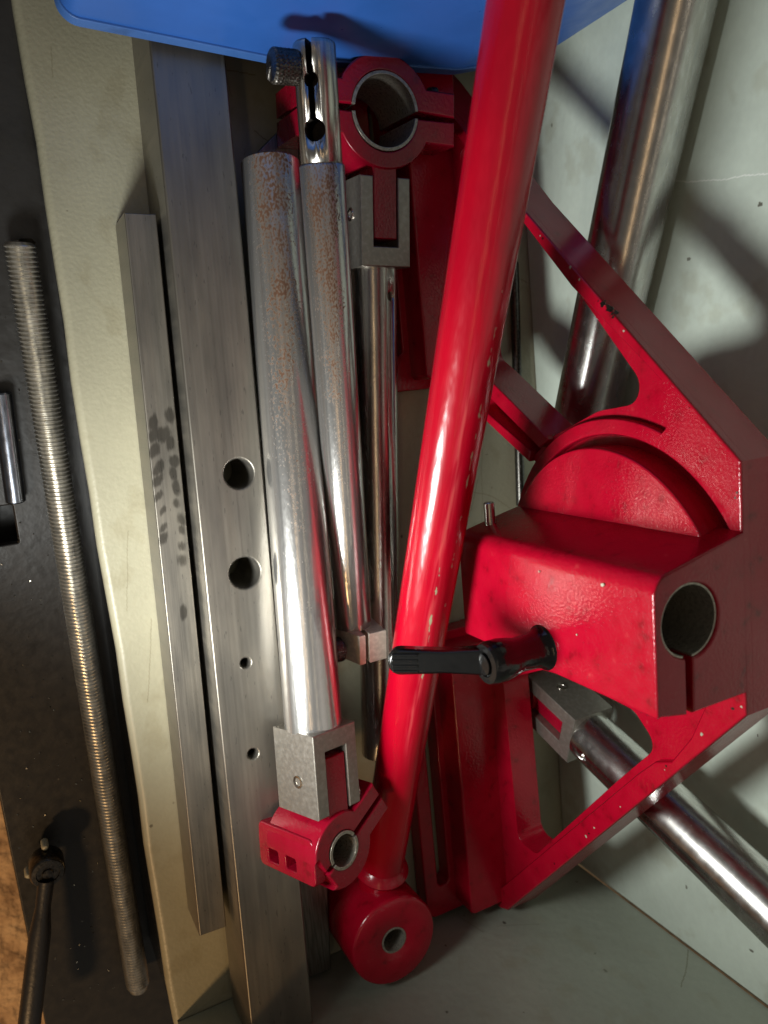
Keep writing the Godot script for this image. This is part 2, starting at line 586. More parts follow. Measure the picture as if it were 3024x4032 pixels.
func make_materials() -> void:
	M.red = paint(lin(0.42, 0.003, 0.026), 0.24, 11, 0.17)
	M.red_dull = paint(lin(0.34, 0.004, 0.018), 0.3, 21, 0.14)
	# worn casting paint: rubbed pale patches and a greasy darkening
	for q in [[M.red, 1.0], [M.red_dull, 0.75]]:
		var wear := noise_map(14, 0.013, 768, 0.0, 6)
		var k: float = q[1]
		wear.color_ramp = ramp([[0.0, lin(0.17 * k, 0.002, 0.008)], [0.25, lin(0.31 * k, 0.002, 0.014)], [0.5, lin(0.34 * k, 0.002, 0.016)], [0.84, lin(0.345 * k, 0.003, 0.017)], [0.95, lin(0.38 * k, 0.018 * k, 0.028 * k)], [1.0, lin(0.40 * k, 0.04 * k, 0.05 * k)]])
		q[0].albedo_color = Color.WHITE
		q[0].albedo_texture = wear
		q[0].uv1_scale = Vector3.ONE * 7.0
		var fine := noise_map(19, 0.085, 768, 3.5, 3)
		q[0].normal_texture = fine
		var grease := noise_map(24, 0.02, 768, 0.0, 5)
		grease.color_ramp = ramp([[0.0, Color(0.42, 0.42, 0.42)], [0.5, Color(0.85, 0.85, 0.85)], [1.0, Color(1.0, 1.0, 1.0)]])
		q[0].roughness_texture = grease
	M.tube = tube_paint(256, 1024)
	M.bar = bar_steel(256, 1024, 31, Color(0.59, 0.575, 0.545), false)
	M.bar_oil = bar_steel(192, 1024, 37, Color(0.59, 0.575, 0.545), true)
	M.bar_plain = metal(lin(0.36, 0.345, 0.32), 0.42, 41, Vector3(60, 60, 4), 0.7)
	M.fork = metal(lin(0.36, 0.34, 0.31), 0.46, 45, Vector3(24, 24, 24), 0.84, 0.5)
	M.steel = metal(lin(0.62, 0.6, 0.57), 0.3, 51, Vector3(50, 50, 3), 0.8)
	M.shaft = metal(lin(0.66, 0.66, 0.66), 0.3, 55, Vector3(26, 9, 7), 0.85)
	M.bore = metal(lin(0.42, 0.40, 0.35), 0.36, 59, Vector3(40, 40, 40), 0.7)
	M.bore.metallic = 0.55
	M.fork.metallic = 0.75
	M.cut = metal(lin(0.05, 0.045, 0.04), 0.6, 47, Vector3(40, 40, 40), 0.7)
	M.jaw = M.fork.duplicate()
	M.jaw.albedo_color = lin(0.78, 0.73, 0.64)
	M.jaw.metallic = 0.35
	M.rust_a = rusty(512, 1024, 61, 1.0, 0.9, 0.865, 0.15)
	M.rust_b = rusty(512, 1024, 67, 1.0, -0.85, 0.665, 0.17)
	M.black = paint(lin(0.006, 0.006, 0.006), 0.2, 81, 0.3, 30.0)
	M.dark_steel = metal(lin(0.12, 0.115, 0.11), 0.36, 85, Vector3(40, 40, 40), 0.6)
	M.thread = metal(lin(0.66, 0.64, 0.58), 0.38, 88, Vector3(20, 20, 8), 0.6)
	M.thread.metallic = 0.8
	M.blue = paint(lin(0.030, 0.125, 0.46), 0.42, 91, 0.02, 6.0)
	(M.blue.albedo_texture as NoiseTexture2D).color_ramp = ramp([[0.0, Color(0.93, 0.93, 0.93)], [1.0, Color.WHITE]])
	M.blue_scuffed = paint(lin(0.045, 0.135, 0.40), 0.5, 93, 0.1, 12.0)
	M.rubber = paint(lin(0.018, 0.018, 0.02), 0.5, 95, 0.3)
	M.primer = paint(lin(0.4, 0.38, 0.28), 0.6, 97, 0.3)
	M.chip = metal(lin(0.75, 0.72, 0.62), 0.25, 99, Vector3(90, 90, 90), 0.8)

# ---------------------------------------------------------------- clamp arms
# rod, slotted fork, red split clamp on a tail held in the fork; f: x across, y the way the clamp's bore points, z from rod towards clamp, origin where rod meets fork
func clamp_arm(label: String, f: Transform3D, d: Dictionary) -> Node3D:
	var t := thing("clamp_arm", label, "clamp arm", f.origin, "steel arms with a red split clamp in a fork")
	var rod: Node3D
	var axis := f * along(Vector3.ZERO, Vector3(0, 0, -1))
	if d.has("rust"):
		var st := begin()
		lathe(st, axis, solid(d.r, -0.002, d.rod_len, 0.0012), 72)
		rod = commit("rod", st, d.rust, t)
	else:
		var c := csg_cyl(d.r, d.rod_len, f * along(Vector3(0, 0, -d.rod_len * 0.5), Vector3(0, 0, 1)), CSGShape3D.OPERATION_UNION, 72)
		var hole := csg_cyl(0.0028, d.r, c.transform.affine_inverse() * (f * along(Vector3(d.hole.x, d.r * 1.0, d.hole.y), Vector3(d.hole.x * 60.0, 1, 0), Vector3(0, 0, 1))), CSGShape3D.OPERATION_SUBTRACTION, 20)
		c.add_child(hole)
		rod = carved("rod", c, d.rod_mat, t)
	var w: float = d.w
	var l: float = d.l
	var s: float = d.slot * 0.5
	var h: float = d.h * 0.5
	# fork: a block with a slot cut through from top to bottom, open towards the clamp
	var st2 := begin()
	var ft := f * Transform3D(Basis(Vector3(1, 0, 0), Vector3(0, 0, 1), Vector3(0, 1, 0)), Vector3.ZERO)
	plate(st2, ft, PackedVector2Array([Vector2(-w / 2, 0), Vector2(w / 2, 0), Vector2(w / 2, l), Vector2(s, l), Vector2(s, 0.0105), Vector2(-s, 0.0105), Vector2(-s, l), Vector2(-w / 2, l)]), [], -h, h, 0.0007, 0.004)
	var fork := commit("fork", st2, M.fork, t)
	for side in [-1, 1]:
		var pst := begin()
		lathe(pst, f * along(Vector3(side * (w / 2 - 0.0012), 0.002, l * 0.6), Vector3(side, 0, 0)), [Vector2(0, 0.0004), Vector2(0.0018, 0.0006), Vector2(0.0022, 0.0016), Vector2(0.0034, 0.0018), Vector2(0.0036, 0.0008)], 24)
		sub("pivot_pin", pst, M.steel, fork)
	# clamp: tail and split ring with ears
	var ca: Transform3D = f * Transform3D(Basis(Vector3(1, 0, 0), d.get("tip", 0.0)), Vector3.ZERO)
	var ct := ca * Transform3D(Basis(Vector3(1, 0, 0), Vector3(0, 0, 1), Vector3(0, 1, 0)), Vector3.ZERO)
	var rc := Vector2(0, d.ring_at)
	var top: float = d.top
	var bot: float = d.bot
	var R: float = d.R
	var ear_deg: float = d.ear
	var dir := Vector2.from_angle(deg_to_rad(ear_deg))
	var nrm := Vector2(-dir.y, dir.x)
	var ear: float = d.ear_len
	var eh: float = d.ear_h
	var gap := 0.0011
	# near half carries the tail, far half is the cap; both are outlines between the outside and the bore
	var to_fork := -1.0 if nrm.y > 0.0 else 1.0    # which side of the split faces the fork
	var cst := begin()
	for half in [1.0, -1.0]:
		var sgn: float = to_fork * half
		var o := PackedVector2Array()
		var a_out := asin(clampf(eh / R, 0, 0.95))
		o.append(rc + dir * ear + nrm * sgn * gap)
		o.append(rc + dir * ear + nrm * sgn * eh)
		for k in 21:
			var a := lerpf(a_out, PI - a_out, k / 20.0)
			o.append(rc + dir * cos(a) * R + nrm * sgn * sin(a) * R)
		o.append(rc - dir * d.ear_back + nrm * sgn * eh)
		o.append(rc - dir * d.ear_back + nrm * sgn * gap)
		for k in 21:
			var a := lerpf(PI - 0.06, 0.06, k / 20.0)
			o.append(rc + dir * cos(a) * d.hole_r + nrm * sgn * (sin(a) * d.hole_r + gap * 0.5))
		plate(cst, ct, o, [], bot, top, 0.0012, 0.003)
	var tw: float = s - 0.0002
	plate(cst, ct, PackedVector2Array([Vector2(-tw, 0.0145), Vector2(tw, 0.0145), Vector2(tw, d.ring_at - R * 0.86), Vector2(-tw, d.ring_at - R * 0.86)]), [], -h + 0.0025, d.tail_top, 0.0008, 0.004)
	var clamp := commit("clamp", cst, d.red, t)
	if d.has("lug"):
		var lg := begin()
		var lx: float = d.lug
		var LB := ct * Transform3D(Basis(Vector3(0, 0, 1), Vector3(0, 1, 0), Vector3(-1, 0, 0)), Vector3(0, d.ring_at, 0))
		# outline along the bore (first axis) and along the rod (second), thickness outwards
		plate(lg, LB, rounded([Vector2(bot - 0.009, -0.011), Vector2(top - 0.003, -0.011), Vector2(top - 0.003, 0.0145), Vector2(bot - 0.009, 0.0145)], 0.004, 5), [rounded([Vector2(-0.0245, 0.0035), Vector2(-0.0165, 0.0035), Vector2(-0.0165, 0.0100), Vector2(-0.0245, 0.0100)], 0.0006, 2), rounded([Vector2(-0.0095, 0.0035), Vector2(-0.0015, 0.0035), Vector2(-0.0015, 0.0100), Vector2(-0.0095, 0.0100)], 0.0006, 2)], lx - 0.008, lx, 0.0012, 0.004)
		sub("hinge_lug", lg, d.red, clamp)
	# bearing liner in the two halves
	for half in [1.0, -1.0]:
		var lst := begin()
		var o2 := PackedVector2Array()
		for k in 25:
			var a := lerpf(0.09, PI - 0.09, k / 24.0)
			o2.append(rc + dir * cos(a) * (d.hole_r + 0.0006) + nrm * half * sin(a) * (d.hole_r + 0.0006))
		for k in 25:
			var a := lerpf(PI - 0.09, 0.09, k / 24.0)
			o2.append(rc + dir * cos(a) * (d.hole_r - 0.0013) + nrm * half * sin(a) * (d.hole_r - 0.0013))
		plate(lst, ct, o2, [], bot - 0.0002, top + 0.0003, 0.0003, 0.003)
		sub("bore_liner", lst, M.bore, clamp)
	for q in d.bolts:
		var bst := begin()
		lathe(bst, ca * along(q[0], q[1]), [Vector2(0, -0.004), Vector2(0.0034, -0.004), Vector2(0.0036, 0.0), Vector2(0.0036, 0.006), Vector2(0.003, 0.0072), Vector2(0.0016, 0.0072), Vector2(0.0014, 0.005), Vector2(0, 0.005)], 24)
		sub("clamp_bolt", bst, M.dark_steel if q[2] == 0 else M.steel, clamp)
	return t

# ---------------------------------------------------------------- scene
func _ready() -> void:
	# camera: held over the tray, looking down and to the right
	var cam := Camera3D.new()
	cam.name = "camera"
	cam.transform = Transform3D(Basis(Vector3(0.889, 0.449, 0.093), Vector3(0.157, -0.108, -0.982), Vector3(-0.430, 0.887, -0.166)).orthonormalized(), Vector3(-0.344, 0.45, -0.373))
	cam.fov = 66.1
	cam.keep_aspect = Camera3D.KEEP_HEIGHT
	cam.near = 0.01
	cam.far = 20.0
	add_child(cam)
	cam.current = true
	var lens := CameraAttributesPhysical.new()
	lens.frustum_focal_length = 6.8
	lens.frustum_focus_distance = 0.41
	lens.exposure_aperture = 2.4
	cam.attributes = lens
	cam.fov = 66.1
	# dim workshop air
	var env := Environment.new()
	env.background_mode = Environment.BG_COLOR
	env.background_color = lin(0.100, 0.094, 0.084)
	env.tonemap_mode = Environment.TONE_MAPPER_LINEAR
	env.tonemap_exposure = 1.0
	env.sdfgi_enabled = true
	env.ssao_enabled = true
	env.ssil_enabled = true
	var we := WorldEnvironment.new()
	we.name = "workshop_air"
	we.environment = env
	add_child(we)
	# a hand torch low at the left of the tray
	var torch := SpotLight3D.new()
	torch.name = "torch_light"
	add_child(torch)
	torch.look_at_from_position(Vector3(-0.388, 0.155, -0.226), Vector3(0.0, 0.115, -0.40))
	torch.light_color = Color(0.99, 1.0, 0.985)
	torch.light_energy = 0.16
	torch.light_size = 0.04
	torch.spot_angle = 77.0
	torch.spot_angle_attenuation = 1.0
	torch.spot_range = 6.0
	torch.spot_attenuation = 2.0
	torch.shadow_enabled = true
	# ceiling lamps of the workshop, far above: warm strips at the left and overhead, a wide panel beyond the right wall
	for k in 3:
		var strip := AreaLight3D.new()
		strip.name = numbered("ceiling_lamp_light")
		strip.area_size = [Vector2(0.10, 1.5), Vector2(1.5, 1.2), Vector2(0.06, 1.8)][k]
		strip.light_energy = [0.17, 0.20, 0.07][k]
		strip.light_color = [Color(1.0, 0.84, 0.64), Color(1.0, 0.96, 0.9), Color(1.0, 0.93, 0.82)][k]
		strip.area_range = 8.0
		strip.area_attenuation = 2.0
		strip.shadow_enabled = true
		add_child(strip)
		strip.look_at_from_position([Vector3(-1.3, 1.9, 0.2), Vector3(0.9, 2.2, 0.5), Vector3(-0.25, 2.1, -0.2)][k], Vector3(-0.15, 0, -0.3), Vector3(0, 0, 1))
	# warm lamp of the neighbouring bay, shining on the workshop floor
	var bay := SpotLight3D.new()
	bay.name = "bay_lamp_light"
	add_child(bay)
	bay.look_at_from_position(Vector3(-1.1, 0.8, 0.5), Vector3(-0.46, -0.2, 0.0))
	bay.light_color = Color(1.0, 0.8, 0.56)
	bay.light_energy = 0.9
	bay.light_size = 0.06
	bay.spot_angle = 22.0
	bay.spot_angle_attenuation = 1.0
	bay.spot_range = 6.0
	bay.spot_attenuation = 2.0
	bay.shadow_enabled = true
	make_materials()
	build_tray()
	build_bars()
	build_arms()
	build_casting()
	build_tube()
	build_bench()
	build_bin()

func build_tray() -> void:
	# floor
	var fm := sheet_paint(720, 1440, Color(0.645, 0.63, 0.54), Color(0.45, 0.40, 0.28), 101, 0.25, 130, 60)
	var peel := noise_map(112, 0.13, 768, 5.0, 2)
	peel.height = 1996
	fm.normal_texture = peel
	fm.normal_scale = 0.06
	var st := begin()
	var x0 := -0.3
	var z0 := -0.78
	var nr := Vector3.UP
	# flat sheet with a rolled left lip
	var prof := []
	for k in 9:
		var a := PI * 0.5 * k / 8.0
		prof.append([Vector2(x0 + 0.004 - 0.004 * sin(a), -0.004 + 0.004 * cos(a)), Vector2(-sin(a), cos(a))])
	prof.append([Vector2(x0, -0.0075), Vector2(-1, 0)])
	prof.append([Vector2(x0 + 0.002, -0.009), Vector2(-0.7, -0.7)])
	prof.insert(0, [Vector2(0.0058, 0.0), Vector2(0, 1)])
	for i in prof.size() - 1:
		for k in 26:
			var za := lerpf(z0, 0.0058, k / 26.0)
			var zb := lerpf(z0, 0.0058, (k + 1) / 26.0)
			var p := []
			var n := []
			var uv := []
			for c in [[i, za], [i + 1, za], [i + 1, zb], [i, zb]]:
				var q: Vector2 = prof[c[0]][0]
				var m: Vector2 = prof[c[0]][1]
				var wob: float = 0.0006 * sin(c[1] * 23.0) + 0.0004 * sin(c[1] * 71.0) if c[0] > 0 else 0.0
				p.append(Vector3(q.x + wob, q.y, c[1]))
				n.append(Vector3(m.x, m.y, 0))
				uv.append(Vector2((q.x - x0) / 0.3, (c[1] - z0) / 0.78))
			quad(st, p, n, uv)
	var fl := commit("tray_floor", st, fm)
	struct(fl)
	# right wall
	var wm := sheet_paint(1500, 654, Color(0.78, 0.825, 0.775), Color(0.5, 0.47, 0.36), 131, 0.10, 60, 8, [Vector2(603.8, 227.0), Vector2(617.9, 263.7), Vector2(623.1, 292.4), Vector2(626.9, 308.3), Vector2(628.5, 329.1), Vector2(634.2, 358.0), Vector2(636.5, 413.6)])
	st = begin()
	quad(st, [Vector3(0.0008, 0.0012, z0), Vector3(0.0008, 0.0012, -0.0008), Vector3(0.0008, 0.34, -0.0008), Vector3(0.0008, 0.34, z0)], [Vector3.LEFT, Vector3.LEFT, Vector3.LEFT, Vector3.LEFT], [Vector2(0, 0), Vector2(1, 0), Vector2(1, 1), Vector2(0, 1)])
	quad(st, [Vector3(0.006, -0.004, z0), Vector3(0.006, -0.004, 0.006), Vector3(0.006, 0.34, 0.006), Vector3(0.006, 0.34, z0)], [Vector3.RIGHT, Vector3.RIGHT, Vector3.RIGHT, Vector3.RIGHT], [Vector2(0, 0), Vector2(1, 0), Vector2(1, 1), Vector2(0, 1)])
	struct(commit("tray_side_wall", st, wm))
	# end wall
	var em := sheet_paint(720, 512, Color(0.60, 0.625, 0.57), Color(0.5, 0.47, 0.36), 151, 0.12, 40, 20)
	st = begin()
	var F := Vector3(0, 0, -1)
	quad(st, [Vector3(x0 + 0.002, 0.0012, 0.0008), Vector3(0.0, 0.0012, 0.0008), Vector3(0.0, 0.30, 0.0008), Vector3(x0 + 0.002, 0.30, 0.0008)], [F, F, F, F], [Vector2(0, 0), Vector2(1, 0), Vector2(1, 1), Vector2(0, 1)])
	quad(st, [Vector3(x0 + 0.002, -0.004, 0.006), Vector3(0.0, -0.004, 0.006), Vector3(0.0, 0.30, 0.006), Vector3(x0 + 0.002, 0.30, 0.006)], [-F, -F, -F, -F], [Vector2(0, 0), Vector2(1, 0), Vector2(1, 1), Vector2(0, 1)])
	quad(st, [Vector3(x0 + 0.002, -0.004, 0.0008), Vector3(x0 + 0.002, -0.004, 0.006), Vector3(x0 + 0.002, 0.30, 0.006), Vector3(x0 + 0.002, 0.30, 0.0008)], [Vector3.LEFT, Vector3.LEFT, Vector3.LEFT, Vector3.LEFT], [Vector2(0, 0), Vector2(0.1, 0), Vector2(0.1, 1), Vector2(0, 1)])
	struct(commit("tray_end_wall", st, em))
	# dark frame under the tray's edge
	st = begin()
	block(st, Transform3D(Basis(), Vector3(-0.292, -0.075, -0.385)), Vector3(0.012, 0.134, 0.79), 0.001)
	struct(commit("tray_frame", st, M.black))

func build_bars() -> void:
	# wide ground bar with two through holes and small tapped holes
	var a := Vector3(-0.2468 + 0.0195, 0.0, -0.60)
	var top0 := 0.0395
	var top1 := 0.0505
	var ax := Vector3(-0.0212, top1 - top0, 0.60).normalized()
	var right := Vector3.UP.cross(ax).normalized()
	var up := ax.cross(right)
	var org := Vector3(-0.2447 + 0.0193, top0, -0.60)
	var t := Transform3D(Basis(right, ax, up), org)
	var L := 0.5975
	var W := 0.0186
	var holes := []
	for q in [[Vector3(-0.2298, 0.0445, -0.3308), 0.0079], [Vector3(-0.2336, 0.0455, -0.2775), 0.0084], [Vector3(-0.2396, 0.0465, -0.2283), 0.0027], [Vector3(-0.2422, 0.0475, -0.1765), 0.0028]]:
		var lp: Vector3 = t.affine_inverse() * q[0]
		holes.append(circle(Vector2(lp.x, lp.y), q[1], 28 if q[1] > 0.005 else 14))
	var b := thing("ground_bar", "wide flat ground steel bar with two large through holes", "steel bar", Vector3(-0.236, 0, -0.3), "loose ground steel bars")
	var st := begin()
	plate(st, t, PackedVector2Array([Vector2(-W, 0), Vector2(W, 0), Vector2(W, L), Vector2(-W, L)]), holes, -0.0425, 0.0, 0.0013, 0.012, true, Vector2(1.0 / (2 * W), 1.0 / L))
	M.bar.uv1_offset = Vector3(0.5, 0, 0)
	commit("bar", st, M.bar, b)
	# narrow bar with oil stains beside it
	ax = Vector3(-0.0150, 0.0, 0.397).normalized()
	right = Vector3.UP.cross(ax).normalized()
	t = Transform3D(Basis(right, ax, Vector3.UP), Vector3(-0.2672 + 0.0078, 0, -0.4655))
	L = 0.396
	W = 0.0078
	b = thing("ground_bar", "narrow square steel bar spotted with dark oil stains", "steel bar", Vector3(-0.267, 0, -0.27), "loose ground steel bars")
	st = begin()
	plate(st, t, PackedVector2Array([Vector2(-W, 0), Vector2(W, 0), Vector2(W, L), Vector2(-W, L)]), [], 0.0004, 0.0305, 0.0007, 0.02, true, Vector2(1.0 / (2 * W), 1.0 / L))
	M.bar_oil.uv1_offset = Vector3(0.5, 0, 0)
	commit("bar", st, M.bar_oil, b)
	# flat bar underneath, its end standing against the end wall
	ax = Vector3(-0.038, 0.0, 0.51).normalized()
	right = Vector3.UP.cross(ax).normalized()
	t = Transform3D(Basis(right, ax, Vector3.UP), Vector3(-0.1762, 0, -0.5125))
	b = thing("ground_bar", "dull flat bar lying lowest, half hidden under the rusty rod", "steel bar", Vector3(-0.197, 0, -0.26), "loose ground steel bars")
	st = begin()
	plate(st, t, rounded([Vector2(-0.012, 0.012), Vector2(0.0, 0.0), Vector2(0.012, 0.008), Vector2(0.012, 0.511), Vector2(-0.012, 0.511)], 0.0005, 2), [], 0.0004, 0.0165, 0.0008, 0.02)
	commit("bar", st, M.bar_plain, b)
	# thin dark bar in the crease by the right wall
	b = thing("thin_rod", "thin dark rod lying in the crease beside the right wall", "rod", Vector3(-0.0145, 0, -0.38))
	st = begin()
	lathe(st, along(Vector3(-0.0135, 0.0035, -0.4415), Vector3(-0.007, 0, 0.16)), solid(0.0032, 0, 0.165), 24)
	commit("rod", st, M.dark_steel, b)
	# polished shaft leaning on the right wall
	b = thing("polished_shaft", "thick polished steel shaft leaning along the right wall at top right", "shaft", Vector3(-0.0205, 0.0, -0.25))
	st = begin()
	var p0 := Vector3(-0.0205, 0.157, -0.5455)
	var p1 := Vector3(-0.0205, 0.020, -0.2)
	lathe(st, along(p1, p0 - p1), solid(0.0192, 0.0, (p0 - p1).length(), 0.0015), 72)
	commit("shaft", st, M.shaft, b)
	build_slotted_rod()

func build_slotted_rod() -> void:
	var p0 := Vector3(-0.1854, 0.0967, -0.526)
	var p1 := Vector3(-0.1745, 0.046, -0.236)
	var shoulder := p0.lerp(p1, 0.1735)
	var dir := (p1 - p0).normalized()
	var t := thing("slotted_rod", "rust specked steel rod with a keyhole slotted upper end", "rod", Vector3(-0.177, 0.0, -0.39))
	var st := begin()
	var L := (p1 - shoulder).length()
	lathe(st, along(shoulder, dir), [Vector2(0.009, 0.0), Vector2(0.0100, 0.0002), Vector2(0.0108, 0.0012), Vector2(0.0108, L), Vector2(0, L)], 64)
	commit("rod", st, M.rust_b, t)
	# slotted head
	var hl := (shoulder - p0).length()
	var ht := along((p0 + shoulder) * 0.5, -dir, Vector3(0, 1, 0))
	var face := Vector3(-0.60, 0.78, 0.0)
	face = (face - dir * face.dot(dir)).normalized()
	var side := dir.cross(face).normalized()
	var lb := Basis(side, -dir, side.cross(-dir))
	var c := CSGPolygon3D.new()
	c.polygon = PackedVector2Array([Vector2(0, -hl / 2), Vector2(0.0098, -hl / 2), Vector2(0.0098, hl / 2 - 0.0022), Vector2(0.0094, hl / 2 - 0.0010), Vector2(0.0084, hl / 2 - 0.0002), Vector2(0.0076, hl / 2), Vector2(0, hl / 2)])
	c.mode = CSGPolygon3D.MODE_SPIN
	c.spin_sides = 64
	c.smooth_faces = true
	c.transform = Transform3D(lb, ht.origin)
	c.add_child(csg_box(Vector3(0.0030, hl * 0.8, 0.04), Transform3D(Basis(), Vector3(0.0002, hl * 0.5 - hl * 0.33, -0.0145))))
	var zt := Transform3D(Basis(Vector3(1, 0, 0), PI / 2), Vector3.ZERO)
	c.add_child(csg_cyl(0.0033, 0.04, Transform3D(zt.basis, Vector3(0, hl * 0.5 - hl * 0.33, -0.0146)), CSGShape3D.OPERATION_SUBTRACTION, 28))
	c.add_child(csg_cyl(0.0050, 0.04, Transform3D(zt.basis, Vector3(0, hl * 0.5 - hl * 0.73, -0.0146)), CSGShape3D.OPERATION_SUBTRACTION, 28))
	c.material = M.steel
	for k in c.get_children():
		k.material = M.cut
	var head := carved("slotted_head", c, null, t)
	var kst := begin()
	lathe(kst, along(p0 + dir * 0.0115 + Vector3(-0.008, 0.0, 0), Vector3(-1, 0.02, 0.0)), knob_profile(0.0072, 0.0135), 84, 0.0, 0.00035)
	sub_world("knurled_screw", kst, M.dark_steel, head)
	# split jaw clamped on the lower end
	var jt := Transform3D(Basis(Vector3(1, 0, 0), Vector3(0, 1, 0), Vector3(0, 0, 1)), Vector3(-0.1735, 0.0445, -0.2365))
	jt.basis = Basis(Vector3(1, 0, 0), atan2(0.0507, 0.29)) * jt.basis
	st = begin()
	var o := PackedVector2Array([Vector2(0.0012, 0.0185), Vector2(0.0118, 0.0185), Vector2(0.0118, -0.002)])
	o.append_array(arc(Vector2(0, -0.002), 0.0118, -10, -170, 14))
	o.append_array(PackedVector2Array([Vector2(-0.0108, 0.004), Vector2(-0.0062, 0.0150), Vector2(-0.0048, 0.0185), Vector2(-0.0012, 0.0185)]))
	o.append_array(arc(Vector2(0, -0.001), 0.0082, 98, 442, 26))
	plate(st, jt, o, [], 0.0, 0.0185, 0.0006, 0.003)
	var jaw := commit("split_jaw", st, M.jaw, t)
	kst = begin()
	lathe(kst, along(jt * Vector3(-0.0112, 0.011, 0.009), Vector3(-1, 0, 0)), knob_profile(0.0068, 0.013), 84, 0.0, 0.00035)
	sub_world("knurled_screw", kst, M.dark_steel, jaw)

# a mesh given in world places, put under a part of a thing
func sub_world(called: String, st: SurfaceTool, m: Material, part: Node3D) -> void:
	var o := sub(called, st, m, part)
	o.transform = (part.get_parent() as Node3D).transform * part.transform
	o.transform = o.transform.affine_inverse()

func knob_profile(r: float, l: float) -> Array:
	var a := [Vector2(0, 0), Vector2(r * 0.55, 0), Vector2(r * 0.55, 0.0015), Vector2(r - 0.0006, 0.0016)]
	for k in 17:
		a.append(Vector2(r, 0.002 + (l - 0.003) * k / 16.0))
	a.append(Vector2(r - 0.0008, l))
	a.append(Vector2(0, l + 0.0002))
	return a

func frame_of(origin: Vector3, to_clamp: Vector3, up: Vector3) -> Transform3D:
	var z := to_clamp.normalized()
	var y := (up - z * up.dot(z)).normalized()
	return Transform3D(Basis(y.cross(z), y, z), origin)

func build_arms() -> void:
	# upper arm, clamp at the top of the picture
	clamp_arm("steel arm with the largest red clamp ring, at the top beside the slotted rod", frame_of(Vector3(-0.1352, 0.0370, -0.4345), Vector3(0.0085, 0.0132, -0.168), Vector3.UP),
		{r = 0.0127, rod_len = 0.300, rod_mat = M.steel, hole = Vector2(-0.0045, -0.0155), w = 0.0298, h = 0.031, l = 0.0465, slot = 0.0148, ring_at = 0.0785, R = 0.0285, hole_r = 0.0190,
		top = 0.0165, bot = -0.026, tail_top = 0.0148, ear = 180.0, ear_len = 0.043, ear_back = 0.046, ear_h = 0.0135, red = M.red_dull,
		bolts = [[Vector3(-0.038, 0.0, 0.0785 + 0.0125), Vector3(0, 0, 1), 0], [Vector3(0.041, 0.0, 0.0785 + 0.0125), Vector3(0, 0, 1), 0]]})
	# lower arm: the thick rusty rod
	clamp_arm("thick rusty steel arm with its red clamp at the lower end", frame_of(Vector3(-0.2117, 0.0651, -0.192), Vector3(-0.0221, 0.030, 0.298), Vector3(0.34, 0.94, 0)),
		{r = 0.0157, rod_len = 0.301, rust = M.rust_a, w = 0.0305, h = 0.0335, l = 0.0445, slot = 0.0148, ring_at = 0.0655, R = 0.0205, hole_r = 0.0097,
		top = 0.0175, bot = -0.024, tail_top = 0.0155, lug = 0.0190, ear = -32.0, ear_len = 0.036, ear_back = 0.0150, ear_h = 0.0105, red = M.red_dull,
		bolts = [[Vector3(0.0175, 0.0112, 0.0430), Vector3(-0.53, 0.1, -0.85), 1]]})
	# arm leaning in the corner behind the casting
	clamp_arm("steel arm standing in the corner behind the red bracket", frame_of(Vector3(-0.036, 0.082, -0.1395), Vector3(-0.012, -0.947, -0.315), Vector3(-1, 0, 0)),
		{r = 0.0162, rod_len = 0.176, rod_mat = M.shaft, hole = Vector2(0.002, -0.012), w = 0.0345, h = 0.031, l = 0.049, slot = 0.0145, ring_at = 0.0575, R = 0.0175, hole_r = 0.0095,
		top = 0.014, bot = -0.014, tail_top = 0.011, ear = 0.0, ear_len = 0.022, ear_back = 0.021, ear_h = 0.008, red = M.red_dull, bolts = []})

const XF := -0.08

